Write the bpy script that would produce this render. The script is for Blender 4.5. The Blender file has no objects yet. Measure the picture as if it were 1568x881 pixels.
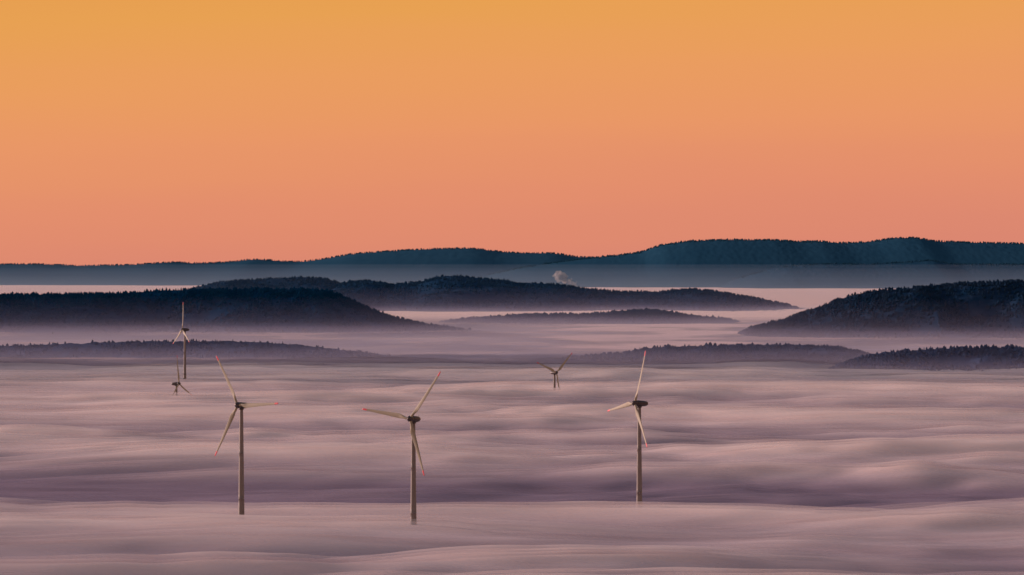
import bpy, math, random
import numpy as np
from mathutils import Vector, Matrix
random.seed(4); rng=np.random.default_rng(7)
S=bpy.context.scene
K=1.3406e-4      # radians per image pixel; positions come from image pixel coordinates and distance
EYE=185.0        # eye height above mean fog top (m)
def wx(b,d): return (b-784.0)*K*d
def wz(e,d): return EYE+(400.0-e)*K*d

# ---------------- noise
_p=rng.permutation(512); _ang=rng.random(512)*2*np.pi
def perlin(x,y,seed=0):
    xi=np.floor(x).astype(int); yi=np.floor(y).astype(int)
    xf=x-xi; yf=y-yi
    u=xf*xf*xf*(xf*(xf*6-15)+10); v=yf*yf*yf*(yf*(yf*6-15)+10)
    def g(ix,iy,dx,dy):
        a=_ang[_p[(_p[(ix+seed*37)%512]+iy)%512]]
        return np.cos(a)*dx+np.sin(a)*dy
    n00=g(xi,yi,xf,yf); n10=g(xi+1,yi,xf-1,yf); n01=g(xi,yi+1,xf,yf-1); n11=g(xi+1,yi+1,xf-1,yf-1)
    return ((n00*(1-u)+n10*u)*(1-v)+(n01*(1-u)+n11*u)*v)*1.5
def fbm(x,y,seed=0,o=4,gain=.5):
    s=0;a=1
    for i in range(o):
        s=s+a*perlin(x*2**i+i*17.3,y*2**i-i*9.1,seed+i); a*=gain
    return s
def sstep(a,b,x):
    t=np.clip((x-a)/(b-a),0,1); return t*t*(3-2*t)

# ---------------- helpers
def add_mesh(name,V,F,mat,parent=None,smooth=True):
    me=bpy.data.meshes.new(name); me.from_pydata(V,[],F); 
    if smooth: me.polygons.foreach_set("use_smooth",np.ones(len(me.polygons),dtype=bool))
    me.update()
    ob=bpy.data.objects.new(name,me); S.collection.objects.link(ob)
    if mat: 
        for m in (mat if isinstance(mat,list) else [mat]): me.materials.append(m)
    if parent: ob.parent=parent
    return ob
def grid(name,X,Y,Z,mat,parent=None,dens=None):
    ny,nx=X.shape
    V=np.stack([X,Y,Z],-1).reshape(-1,3)
    i=np.arange(nx-1)[None,:]+nx*np.arange(ny-1)[:,None]; i=i.ravel()
    F=np.stack([i,i+1,i+1+nx,i+nx],-1)
    ob=add_mesh(name,V,F,mat,parent)
    if dens is not None:
        at=ob.data.attributes.new('dens','FLOAT','POINT'); at.data.foreach_set('value',dens.astype(np.float32).ravel())
    return ob
def newmat(name):
    m=bpy.data.materials.new(name); m.use_nodes=True
    nt=m.node_tree; nt.nodes.clear()
    out=nt.nodes.new('ShaderNodeOutputMaterial'); return m,nt,out
def ramp(nt,stops,interp='LINEAR'):
    r=nt.nodes.new('ShaderNodeValToRGB'); cr=r.color_ramp; cr.interpolation=interp
    while len(cr.elements)<len(stops): cr.elements.new(0.5)
    for e,(p,c) in zip(cr.elements,stops):
        e.position=p; e.color=(*c,1)
    return r
def srgb(r,g,b):
    f=lambda c:(c/255/12.92 if c/255<=.04045 else ((c/255+.055)/1.055)**2.4)
    return (f(r),f(g),f(b))

# ---------------- materials
def fog_mat(name,lo,hi,zlo,zhi,wisp=None,noff=0):
    """fog: colour by height and noise paints in wave shading and thin troughs, coverage from the 'dens' attribute (and wisps)"""
    m,nt,out=newmat(name); L=nt.links
    geo=nt.nodes.new('ShaderNodeNewGeometry'); sep=nt.nodes.new('ShaderNodeSeparateXYZ')
    L.new(geo.outputs['Position'],sep.inputs[0])
    mp=nt.nodes.new('ShaderNodeMapping'); mp.inputs['Scale'].default_value=(1/520,1/170,1/60)
    L.new(geo.outputs['Position'],mp.inputs[0])
    n=nt.nodes.new('ShaderNodeTexNoise'); n.inputs['Scale'].default_value=1; n.inputs['Detail'].default_value=5; n.inputs['Roughness'].default_value=.55
    L.new(mp.outputs[0],n.inputs['Vector'])
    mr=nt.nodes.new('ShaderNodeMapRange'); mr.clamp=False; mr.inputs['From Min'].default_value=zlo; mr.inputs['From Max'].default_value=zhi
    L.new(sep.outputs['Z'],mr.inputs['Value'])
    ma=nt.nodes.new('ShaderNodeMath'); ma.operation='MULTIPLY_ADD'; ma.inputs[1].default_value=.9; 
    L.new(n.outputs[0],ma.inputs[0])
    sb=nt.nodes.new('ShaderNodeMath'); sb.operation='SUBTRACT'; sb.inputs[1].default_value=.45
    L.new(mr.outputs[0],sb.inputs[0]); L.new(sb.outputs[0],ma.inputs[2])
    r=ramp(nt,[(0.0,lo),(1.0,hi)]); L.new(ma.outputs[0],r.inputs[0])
    d=nt.nodes.new('ShaderNodeBsdfDiffuse'); L.new(r.outputs[0],d.inputs[0])
    at=nt.nodes.new('ShaderNodeAttribute'); at.attribute_name='dens'; al=at.outputs['Fac']
    if wisp:
        mp2=nt.nodes.new('ShaderNodeMapping'); mp2.inputs['Scale'].default_value=(1/230,1/95,1/30); mp2.inputs['Location'].default_value=(noff*3.3,noff*1.7,0)
        L.new(geo.outputs['Position'],mp2.inputs[0])
        n2=nt.nodes.new('ShaderNodeTexNoise'); n2.inputs['Scale'].default_value=1; n2.inputs['Detail'].default_value=4; n2.inputs['Roughness'].default_value=.55
        L.new(mp2.outputs[0],n2.inputs['Vector'])
        w=nt.nodes.new('ShaderNodeMapRange'); w.interpolation_type='SMOOTHSTEP'; w.inputs['From Min'].default_value=.3; w.inputs['From Max'].default_value=.7; w.inputs['To Min'].default_value=wisp*.35; w.inputs['To Max'].default_value=wisp*1.6
        L.new(n2.outputs[0],w.inputs['Value'])
        mu=nt.nodes.new('ShaderNodeMath'); mu.operation='MULTIPLY'; L.new(al,mu.inputs[0]); L.new(w.outputs[0],mu.inputs[1]); al=mu.outputs[0]
    t=nt.nodes.new('ShaderNodeBsdfTransparent'); mx=nt.nodes.new('ShaderNodeMixShader')
    L.new(al,mx.inputs[0]); L.new(t.outputs[0],mx.inputs[1]); L.new(d.outputs[0],mx.inputs[2]); L.new(mx.outputs[0],out.inputs[0])
    return m
def forest_mat(name,c1,c2,scale):
    m,nt,out=newmat(name); L=nt.links
    geo=nt.nodes.new('ShaderNodeNewGeometry')
    n=nt.nodes.new('ShaderNodeTexNoise'); n.inputs['Scale'].default_value=scale; n.inputs['Detail'].default_value=6; n.inputs['Roughness'].default_value=.65
    L.new(geo.outputs['Position'],n.inputs['Vector'])
    r=ramp(nt,[(.35,c1),(.65,c2)]); L.new(n.outputs[0],r.inputs[0])
    d=nt.nodes.new('ShaderNodeBsdfDiffuse'); L.new(r.outputs[0],d.inputs[0]); L.new(d.outputs[0],out.inputs[0])
    return m
def vol_mat(name,col,dens,aniso=0.0):
    m,nt,out=newmat(name)
    v=nt.nodes.new('ShaderNodeVolumeScatter'); v.inputs['Color'].default_value=(*col,1); v.inputs['Density'].default_value=dens; v.inputs['Anisotropy'].default_value=aniso
    nt.links.new(v.outputs[0],out.inputs['Volume']); return m
def box(name,x0,x1,y0,y1,z0,z1,mat,parent=None):
    V=[(x,y,z) for z in (z0,z1) for y in (y0,y1) for x in (x0,x1)]
    F=[(0,2,3,1),(4,5,7,6),(0,1,5,4),(2,6,7,3),(0,4,6,2),(1,3,7,5)]
    return add_mesh(name,V,F,mat,parent,smooth=False)

# ---------------- ground
gm=forest_mat('valley_ground',(.05,.08,.18),(.07,.10,.20),.004)
ys=np.concatenate([np.linspace(-3000,7000,40),np.linspace(7050,20000,170),np.linspace(20500,120000,60)])
xs=np.linspace(-40000,40000,20); xs=np.unique(np.concatenate([xs,np.linspace(-3000,3000,150)]))
X,Y=np.meshgrid(xs,ys)
Z=-60+38*sstep(7000,8000,Y)+4*fbm(X/500,Y/700,3)*sstep(7000,8000,Y)
grid('ground',X,Y,Z,gm)

# ---------------- fog sea
def bill(n): return np.sqrt(n*n+.022)
def fog_h(X,Y):
    wxp=X+200*perlin(X/800,Y/700,11); wyp=Y+110*perlin(X/600,Y/600,12)
    big=fbm(wxp/1700,wyp/520,1,2)*12
    mid=bill(fbm(wxp/900,wyp/270,5,2,.4))*21-6.5
    sm=bill(fbm(wxp/280,wyp/125,9,2,.5))*8+bill(fbm(wxp/120,wyp/60,17,2,.5))*2.6
    def g(c,w,a): return a*np.exp(-((Y+80*perlin(X/700,X*0+.3,21)-c)/w)**2)
    def b(x0,y0,rx,ry,a): return a*np.exp(-((X-x0)/rx)**2-((Y-y0)/ry)**2)
    sw=g(3570,150,7)+g(4180,290,-13)+g(4900,200,7)+g(3120,170,-4)+g(5450,180,-5)+g(5900,260,4)+g(7400,800,2)
    sw=sw+b(-70,3440,260,120,6)+b(-200,3600,130,110,1.5)+b(110,3600,230,170,-6)
    return big*.5+mid+sm+sw-13.3
ya=[1700.0]
while ya[-1]<9700: ya.append(ya[-1]+max(7,ya[-1]*.0021))
ya=np.array(ya); xa=np.linspace(-1500,1500,320)
xa=np.concatenate([np.linspace(-6000,-1560,60),xa,np.linspace(1560,6000,60)])
X,Y=np.meshgrid(xa,ya)
H=fog_h(X,Y)*(1-.35*sstep(5500,8500,Y))
en=260*fbm(X/600,Y/900,31,3)+330*sstep(420,560,X)
dens=1-sstep(8150,9400,Y+en)
LO=(.43,.35,.45); HI=(1.0,.87,.84)  # LO: thin troughs with painted shade, HI: crests painted as lit
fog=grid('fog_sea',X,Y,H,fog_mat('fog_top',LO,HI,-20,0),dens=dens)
for i in range(2):
    o=2.2*(i+1)
    Hs=H+o*(1+.35*fbm(X/170,Y/90,60+i,1))
    vd=(1-sstep(7700,8900,Y+en*1.3))
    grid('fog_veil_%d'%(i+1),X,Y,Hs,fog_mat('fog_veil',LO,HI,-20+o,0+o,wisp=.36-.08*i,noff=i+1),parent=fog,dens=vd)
# far fog
yb=[8600.0]
while yb[-1]<60000: yb.append(yb[-1]*1.0035)
yb=np.array(yb); xb=np.linspace(-1,1,500)
U,Y=np.meshgrid(xb,yb); X=U*Y*.16
H=2.0*fbm(X/700,Y/600,41)-6
px=784+X/(K*Y)
cent=np.exp(-((px-1010-80*perlin(Y/900,Y*0,5))/160)**2)
m=np.clip(cent*(.95+.8*fbm(X/260,Y/700,43)),0,1)*sstep(9300,11000,Y)
m=np.maximum(m,.45*np.clip(.65+.8*fbm(X/420,Y/900,47),0,1))*sstep(8600,8900,Y)
m=np.maximum(sstep(14500,16500,Y),sstep(0,1,m)*.85)
H=H+7*sstep(14500,17000,Y)
grid('valley_fog',X,Y,H,fog_mat('far_fog_top',(.68,.51,.56),(.92,.72,.67),-10,6),dens=m)

# ---------------- trees
def tree_mass(name,pts,hmin,hmax,mat,parent):
    n=len(pts); 
    if n==0: return
    h=rng.uniform(hmin,hmax,n); seg=6
    lv=[(0,.32),(.25,.5),(.6,.42),(.85,.22),(1.0,.03)]
    ang=np.arange(seg)/seg*2*np.pi
    rots=rng.random(n)*6.28; wr=rng.uniform(.5,1.0,n); con=rng.random(n)<.45
    allv=np.zeros((n,len(lv),seg,3))
    for j,(t,r) in enumerate(lv):
        rr=np.where(con, (1-t)*.34+.02, r)
        jit=rng.uniform(.7,1.3,(n,seg))
        rad=(rr*h*wr)[:,None]*jit
        a=ang[None,:]+rots[:,None]
        allv[:,j,:,0]=pts[:,0,None]+rad*np.cos(a)
        allv[:,j,:,1]=pts[:,1,None]+rad*np.sin(a)
        allv[:,j,:,2]=(pts[:,2]-1.0+t*h)[:,None]+rng.uniform(-.06,.06,(n,seg))*h[:,None]
    V=allv.reshape(-1,3)
    tf=[]
    for j in range(len(lv)-1):
        for k in range(seg):
            k2=(k+1)%seg
            tf.append((j*seg+k,j*seg+k2,(j+1)*seg+k2,(j+1)*seg+k))
    tf=np.array(tf); F=(tf[None]+(np.arange(n)*len(lv)*seg)[:,None,None]).reshape(-1,4)
    return add_mesh(name,V,F,mat,parent,smooth=False)

# ---------------- hills
def hill(name,D,prof,width,mat,trees=None,tmat=None,back=None,gully=.12,nx=500,base=-22,skew=0,fine=0,spread=.38):
    prof=np.array(prof,float); b=prof[:,0]
    xs=np.linspace(b[0],b[-1],nx)
    e=np.interp(xs,b,prof[:,1])
    ker=np.hanning(max(5,int(nx/60)));ker/=ker.sum()
    pad=len(ker)//2
    e=np.convolve(np.pad(e,pad,'edge'),ker,'same')[pad:-pad]
    zc=wz(e,D); xc=wx(xs,D)
    back=back or width
    ts=np.concatenate([np.linspace(-1,0,60),np.linspace(0,1,26)[1:]])
    T,XC=np.meshgrid(ts,xc,indexing='ij'); _,ZC=np.meshgrid(ts,zc,indexing='ij')
    shape=np.where(T<0,.5+.5*np.cos(np.pi*np.abs(T)**.85),.5+.5*np.cos(np.pi*T))
    relief=np.maximum(ZC-base,0)
    ns=fbm(XC/(width*.45),T*1.3+3,int(D)%97,4 if gully>.05 else 2)
    nz_=np.abs(ns) if gully>.05 else .35+.5*ns
    Z=base+(ZC-base)*shape - relief*gully*nz_*4*np.clip(np.abs(T)*3,0,1)*shape
    if fine: Z=Z+fine*fbm(XC/(fine*9),T*width/(fine*9),5,4)*shape
    YY=D+np.where(T<0,T*width,T*back)+skew*(XC-xc.mean())+width*.12*fbm(XC/(width),T*.5,8,2)
    ob=grid(name,XC,YY,Z,mat)
    if trees:
        n,hmin,hmax=trees
        ii=rng.integers(0,len(xc)-1,n*2); 
        tt=-np.abs(rng.normal(0,spread,n*2)); tt=np.clip(tt,-.97,0.04)
        fx=rng.random(n*2)
        X_=XC[0,ii]*(1-fx)+XC[0,ii+1]*fx
        ti=np.interp(tt,ts,np.arange(len(ts))); t0=np.clip(ti.astype(int),0,len(ts)-2); ft=ti-t0
        def samp(A): return (A[t0,ii]*(1-fx)+A[t0,ii+1]*fx)*(1-ft)+(A[t0+1,ii]*(1-fx)+A[t0+1,ii+1]*fx)*ft
        P=np.stack([X_,samp(YY),samp(Z)],-1)
        keep=P[:,2]>-10
        dn=fbm(P[:,0]/160,P[:,1]/160,77,2)
        keep&=(rng.random(n*2)<.8+dn)
        P=P[keep][:n]
        tree_mass('tree_mass',P,hmin,hmax,tmat or mat,ob)
    return ob

teal=forest_mat('far_forest',(.021,.080,.145),(.027,.090,.157),.0012)  # aerial haze is painted into the blue forest tints of these ridges
tealr=forest_mat('far_forest_shaded',(.017,.070,.130),(.022,.080,.142),.0012)  # copy of the far forest, colour darkened to offset its sunlit edge
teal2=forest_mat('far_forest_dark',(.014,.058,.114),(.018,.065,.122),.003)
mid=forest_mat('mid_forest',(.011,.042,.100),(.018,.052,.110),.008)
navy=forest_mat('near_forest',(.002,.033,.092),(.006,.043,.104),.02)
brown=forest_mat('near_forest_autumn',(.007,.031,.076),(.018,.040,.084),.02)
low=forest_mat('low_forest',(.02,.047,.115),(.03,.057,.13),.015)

skyl=[(-900,420),(-500,410),(-200,403),(0,405),(60,405),(130,408),(200,406),(260,402),(300,404),(350,402),(385,397),(420,400),(460,402),(500,396),(540,389),(600,385),(650,382),(700,381),(730,381),(765,386),(800,388),(850,388),(880,394),(940,396),(1000,400),(1150,402),(1400,404),(1800,410),(2500,420)]
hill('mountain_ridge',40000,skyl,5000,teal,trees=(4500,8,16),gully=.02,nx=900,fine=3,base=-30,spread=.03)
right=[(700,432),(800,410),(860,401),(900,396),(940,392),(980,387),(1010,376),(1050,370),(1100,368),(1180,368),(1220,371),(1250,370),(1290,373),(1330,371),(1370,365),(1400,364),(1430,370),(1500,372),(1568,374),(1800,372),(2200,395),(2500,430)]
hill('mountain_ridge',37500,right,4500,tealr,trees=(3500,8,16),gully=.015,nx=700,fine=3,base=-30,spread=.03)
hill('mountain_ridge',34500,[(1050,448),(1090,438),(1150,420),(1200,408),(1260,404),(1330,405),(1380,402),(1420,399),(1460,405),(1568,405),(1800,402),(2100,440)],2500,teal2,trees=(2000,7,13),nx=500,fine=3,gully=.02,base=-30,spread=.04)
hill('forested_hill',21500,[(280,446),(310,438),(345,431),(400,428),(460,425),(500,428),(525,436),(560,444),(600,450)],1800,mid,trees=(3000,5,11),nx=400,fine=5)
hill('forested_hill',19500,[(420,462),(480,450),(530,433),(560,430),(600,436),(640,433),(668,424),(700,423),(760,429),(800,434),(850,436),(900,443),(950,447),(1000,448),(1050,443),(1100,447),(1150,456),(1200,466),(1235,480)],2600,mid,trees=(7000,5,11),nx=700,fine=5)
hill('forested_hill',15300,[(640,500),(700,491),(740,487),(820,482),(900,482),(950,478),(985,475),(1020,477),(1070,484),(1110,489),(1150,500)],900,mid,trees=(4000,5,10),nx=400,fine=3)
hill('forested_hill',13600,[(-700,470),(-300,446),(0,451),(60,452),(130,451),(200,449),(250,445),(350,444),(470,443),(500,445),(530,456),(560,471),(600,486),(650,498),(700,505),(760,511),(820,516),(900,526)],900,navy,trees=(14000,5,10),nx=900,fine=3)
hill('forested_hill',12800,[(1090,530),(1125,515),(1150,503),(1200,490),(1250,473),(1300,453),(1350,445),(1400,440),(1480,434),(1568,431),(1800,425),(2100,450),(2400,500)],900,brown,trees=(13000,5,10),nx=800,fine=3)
hill('wooded_rise',9900,[(-500,535),(-100,522),(0,532),(100,527),(200,524),(350,523),(450,528),(550,540),(620,552),(680,562)],600,low,trees=(2500,3,7),nx=500,fine=3)
hill('wooded_rise',9700,[(780,564),(860,550),(950,541),(1000,533),(1100,530),(1200,528),(1280,532),(1340,545),(1400,560)],500,low,trees=(3500,3,7),nx=500,fine=3)
hill('wooded_rise',8650,[(1200,590),(1250,573),(1300,553),(1350,541),(1450,534),(1568,533),(1800,525),(2000,560)],400,low,trees=(3500,4,8),nx=500,fine=3)

# ---------------- haze
XB=9000
hz=bpy.data.objects.new('valley_haze',None); S.collection.objects.link(hz)
for i,(zt,dn) in enumerate([(12,2.1e-4),(20,1.3e-4),(30,5e-5),(45,1.6e-5),(65,1.1e-5),(90,.9e-5)]):
    box('haze_layer_%d'%(i+1),-XB-i*20,XB+i*20,7700-i*15,18500+i*20,-70-i,zt,vol_mat('haze_low',(.49,.50,.80),dn),hz)
hz=bpy.data.objects.new('distant_haze',None); S.collection.objects.link(hz)
for i,(zt,dn) in enumerate([(25,1e-5),(50,8e-6),(80,7e-6),(110,6e-6),(140,6e-6),(165,5e-6)]):
    box('haze_layer_%d'%(i+1),-20000-i*50,20000+i*50,20500-i*50,36000+i*50,-70-i,zt,vol_mat('haze_far',(.42,.6,.95),dn),hz)

# ---------------- steam plume
def plume():
    import bmesh
    m=vol_mat('steam',(1,.95,.95),.016,.2)
    D=20500
    bm=bmesh.new()
    for i in range(40):
        t=i/39
        b=884-32*t+random.uniform(-6,6)*(0.4+t); e=441-20*t**.8+random.uniform(-3,3)
        r=(2.0+4.6*t*random.uniform(.45,1.1))*K*D
        mat=Matrix.Translation((wx(b,D),D+random.uniform(-15,15),wz(e,D)))
        bmesh.ops.create_icosphere(bm,subdivisions=3,radius=r,matrix=mat)
    me=bpy.data.meshes.new('steam_plume'); bm.to_mesh(me); bm.free()
    n=len(me.vertices); co=np.zeros(n*3); me.vertices.foreach_get('co',co); co=co.reshape(-1,3)
    co[:,0]+=6*perlin(co[:,0]/9,co[:,2]/9,61); co[:,2]+=6*perlin(co[:,0]/9+9,co[:,2]/9,62)
    me.vertices.foreach_set('co',co.ravel())
    me.materials.append(m); ob=bpy.data.objects.new('steam_plume',me); S.collection.objects.link(ob)
plume()

# ---------------- turbines
def paint(name,col,rough=.45,var=.12):
    m,nt,out=newmat(name); L=nt.links
    tc=nt.nodes.new('ShaderNodeTexCoord'); n=nt.nodes.new('ShaderNodeTexNoise'); n.inputs['Scale'].default_value=.25; n.inputs['Detail'].default_value=5
    L.new(tc.outputs['Object'],n.inputs['Vector'])
    r=ramp(nt,[(.3,tuple(c*(1-var) for c in col)),(.7,col)]); L.new(n.outputs[0],r.inputs[0])
    p=nt.nodes.new('ShaderNodeBsdfPrincipled'); L.new(r.outputs[0],p.inputs['Base Color']); p.inputs['Roughness'].default_value=rough
    L.new(p.outputs[0],out.inputs[0]); return m
m_tower=paint('tower_paint',(.18,.162,.165),.6); m_blade=paint('blade_gelcoat',(.29,.265,.205),.65); m_red=paint('red_marking',(.65,.05,.09),.6); m_nac=paint('nacelle_paint',(.04,.032,.042)); 
def loft(name,rings,mats,parent,matidx=None,closed=True):
    n=len(rings[0]); V=[tuple(v) for r in rings for v in r]; F=[];MI=[]
    for j in range(len(rings)-1):
        for k in range(n):
            k2=(k+1)%n; F.append((j*n+k,j*n+k2,(j+1)*n+k2,(j+1)*n+k)); MI.append(matidx[j] if matidx else 0)
    if closed:
        F.append(tuple(range(n-1,-1,-1))); F.append(tuple((len(rings)-1)*n+k for k in range(n))); MI+= [MI[0],MI[-1]]
    ob=add_mesh(name,V,F,mats,parent); ob.data.polygons.foreach_set('material_index',MI); 
    return ob
def turbine(b,e,D,phi,theta0,R=43.5,foot=-60):
    x=wx(b,D); hz=wz(e,D)
    root=bpy.data.objects.new('wind_turbine',None); S.collection.objects.link(root); root.location=(x,D,foot)
    H=hz-foot
    N=32; zs=[]
    for i in range(41):
        t=i/40; r=3.1-(3.1-1.35)*t**.9; zs.append((t*(H-1.9),r))
    prof=[]
    for i,(z,r) in enumerate(zs):
        if i in (10,20,30): prof+= [(z-.2,r),(z-.18,r+.05),(z+.18,r+.05),(z+.2,r-.01)]
        else: prof.append((z,r))
    rings=[[(r*math.cos(2*math.pi*k/N),r*math.sin(2*math.pi*k/N),z) for k in range(N)] for z,r in prof]
    loft('tower',rings,[m_tower],root)
    ph=math.radians(phi)
    n=Vector((-math.sin(ph),-math.cos(ph),0)); u=Vector((math.cos(ph),-math.sin(ph),0)); w=Vector((0,0,1))
    tl=math.radians(4); n2=(n*math.cos(tl)+w*math.sin(tl)).normalized(); w2=(w*math.cos(tl)-n*math.sin(tl)).normalized()
    c=Vector((0,0,H))
    def ring(s,rv,rh,dz=0): 
        return [c+n2*s+u*(rh*math.cos(a))+w2*(rv*math.sin(a)+dz) for a in [2*math.pi*k/24 for k in range(24)]]
    loft('nacelle',[ring(*q) for q in [(-7.5,.25,.25,.3),(-7.2,1.1,1.0,.3),(-6,1.75,1.6,.2),(-4,2.15,1.95,.1),(-1,2.35,2.1,0),(1.2,2.4,2.15,0),(2.4,2.2,2.1,0)]],[m_nac],root)
    loft('spinner',[ring(*q) for q in [(2.45,2.3,2.3),(3.4,2.35,2.35),(4.6,2.15,2.15),(5.6,1.6,1.6),(6.2,.9,.9),(6.45,.15,.15)]],[m_nac],root)
    loft('yaw_collar',[[c+Vector((r*math.cos(2*math.pi*k/24),r*math.sin(2*math.pi*k/24),z)) for k in range(24)] for z,r in [(-3.2,1.5),(-3.1,1.9),(-1.5,1.95)]],[m_nac],root)
    mb=c-n2*5.8+w2*1.7
    loft('wind_vane',[[mb+w2*z+u*(r*math.cos(a))+n2*(r*math.sin(a)) for a in [0,1.57,3.14,4.71]] for z,r in [(0,.09),(2.0,.07)]],[m_nac],root)
    hc=c+n2*4.0
    for bi in range(3):
        th=math.radians(theta0+120*bi)
        d=(u*math.sin(th)+w2*math.cos(th)); tdir=(u*math.cos(th)-w2*math.sin(th))
        rings=[];mi=[]; M=40
        for i in range(M+1):
            s=i/M; rr=1.6+(R-1.6)*s
            if s<.06: ch=1.9;th_=1.0
            else:
                q=min(1,(s-.06)/.14); qq=q*q*(3-2*q)
                full=3.7*(1-.70*((max(s,.2)-.2)/.8)**.85); ch=1.9+(full-1.9)*qq; th_=1.0+(.22-1.0)*qq
            if s>.965: ch*=math.sqrt(max(.03,1-((s-.965)/.036)**2))
            tw=math.radians(20*(1-s)**2+3)
            cd=tdir*math.cos(tw)+n2*math.sin(tw); nd=n2*math.cos(tw)-tdir*math.sin(tw)
            cen=hc+d*rr+n2*(.9*s*s*1.5)
            ring_=[]
            for k in range(20):
                a=2*math.pi*k/20
                xx=.5*math.cos(a); yy=.5*th_*math.sin(a)*(1 if th_>.9 else (.9-.45*math.cos(a)))
                ring_.append(cen+cd*((xx+(.18 if th_<.9 else 0))*ch)+nd*(yy*ch))
            rings.append(ring_)
            if i<M: mi.append(1 if s>.885 else 0)
        loft('blade_%d'%(bi+1),rings,[m_blade,m_red],root,mi)
turbine(369.5,621,3640,41,87)
turbine(633,642,3475,37,38)
turbine(979,618,3760,64,20)
turbine(283,505,7700,66,-3)
turbine(270,588,6600,-68,-5,R=39)
turbine(849,571,6900,-46,-70,R=43.5)

# ---------------- world
W=bpy.data.worlds.new('World'); S.world=W; W.use_nodes=True; nt=W.node_tree; nt.nodes.clear(); L=nt.links
out=nt.nodes.new('ShaderNodeOutputWorld'); bg=nt.nodes.new('ShaderNodeBackground'); bg2=nt.nodes.new('ShaderNodeBackground'); mix=nt.nodes.new('ShaderNodeMixShader')
AZ=-64; EL=10
sky=nt.nodes.new('ShaderNodeTexSky'); sky.sky_type='NISHITA'; sky.sun_disc=False; sky.sun_elevation=math.radians(EL); sky.sun_rotation=math.radians(AZ)
L.new(sky.outputs[0],bg.inputs[0]); bg.inputs[1].default_value=.15
tc=nt.nodes.new('ShaderNodeTexCoord'); sep=nt.nodes.new('ShaderNodeSeparateXYZ'); L.new(tc.outputs['Generated'],sep.inputs[0])
mp=nt.nodes.new('ShaderNodeMapping'); mp.inputs['Scale'].default_value=(5,5,60); L.new(tc.outputs['Generated'],mp.inputs[0])
nz=nt.nodes.new('ShaderNodeTexNoise'); nz.inputs['Scale'].default_value=1.2; nz.inputs['Detail'].default_value=3; L.new(mp.outputs[0],nz.inputs['Vector'])
m1=nt.nodes.new('ShaderNodeMath'); m1.operation='MULTIPLY_ADD'; m1.inputs[1].default_value=.012; L.new(nz.outputs[0],m1.inputs[0]); L.new(sep.outputs['Z'],m1.inputs[2])
m2=nt.nodes.new('ShaderNodeMath'); m2.operation='MULTIPLY_ADD'; m2.inputs[1].default_value=-.05; L.new(sep.outputs['X'],m2.inputs[0]); L.new(m1.outputs[0],m2.inputs[2])
mr=nt.nodes.new('ShaderNodeMapRange'); mr.inputs['From Min'].default_value=.006; mr.inputs['From Max'].default_value=.086; L.new(m2.outputs[0],mr.inputs['Value'])
rp=ramp(nt,[(0,srgb(219,135,113)),(.17,srgb(227,142,109)),(.34,srgb(233,151,103)),(.5,srgb(234,157,95)),(.67,srgb(232,161,83)),(1,srgb(228,155,75))]); L.new(mr.outputs[0],rp.inputs[0])
L.new(rp.outputs[0],bg2.inputs[0]); bg2.inputs[1].default_value=1
mf=nt.nodes.new('ShaderNodeMapRange'); mf.interpolation_type='SMOOTHSTEP'; mf.inputs['From Min'].default_value=.12; mf.inputs['From Max'].default_value=.7; L.new(sep.outputs['Z'],mf.inputs['Value'])
L.new(mf.outputs[0],mix.inputs[0]); L.new(bg2.outputs[0],mix.inputs[1]); L.new(bg.outputs[0],mix.inputs[2]); L.new(mix.outputs[0],out.inputs[0])

# ---------------- sun
sl=bpy.data.lights.new('sun','SUN'); sl.energy=4.8; sl.angle=math.radians(4); sl.color=(1,.68,.60)
so=bpy.data.objects.new('sun',sl); S.collection.objects.link(so)
a=math.radians(AZ); el=math.radians(EL)
d=Vector((math.sin(a)*math.cos(el),math.cos(a)*math.cos(el),math.sin(el)))
so.rotation_euler=d.to_track_quat('Z','Y').to_euler(); so.location=(0,0,900)

# ---------------- camera
cd=bpy.data.cameras.new('camera'); cam=bpy.data.objects.new('camera',cd); S.collection.objects.link(cam)
cd.sensor_fit='HORIZONTAL'; cd.angle=math.radians(12); cd.clip_start=1; cd.clip_end=200000
cam.location=(0,0,EYE); cam.rotation_euler=(math.pi/2-40.5*K,0,0); S.camera=cam
S.view_settings.view_transform='Standard'; S.view_settings.look='None'; S.view_settings.exposure=0
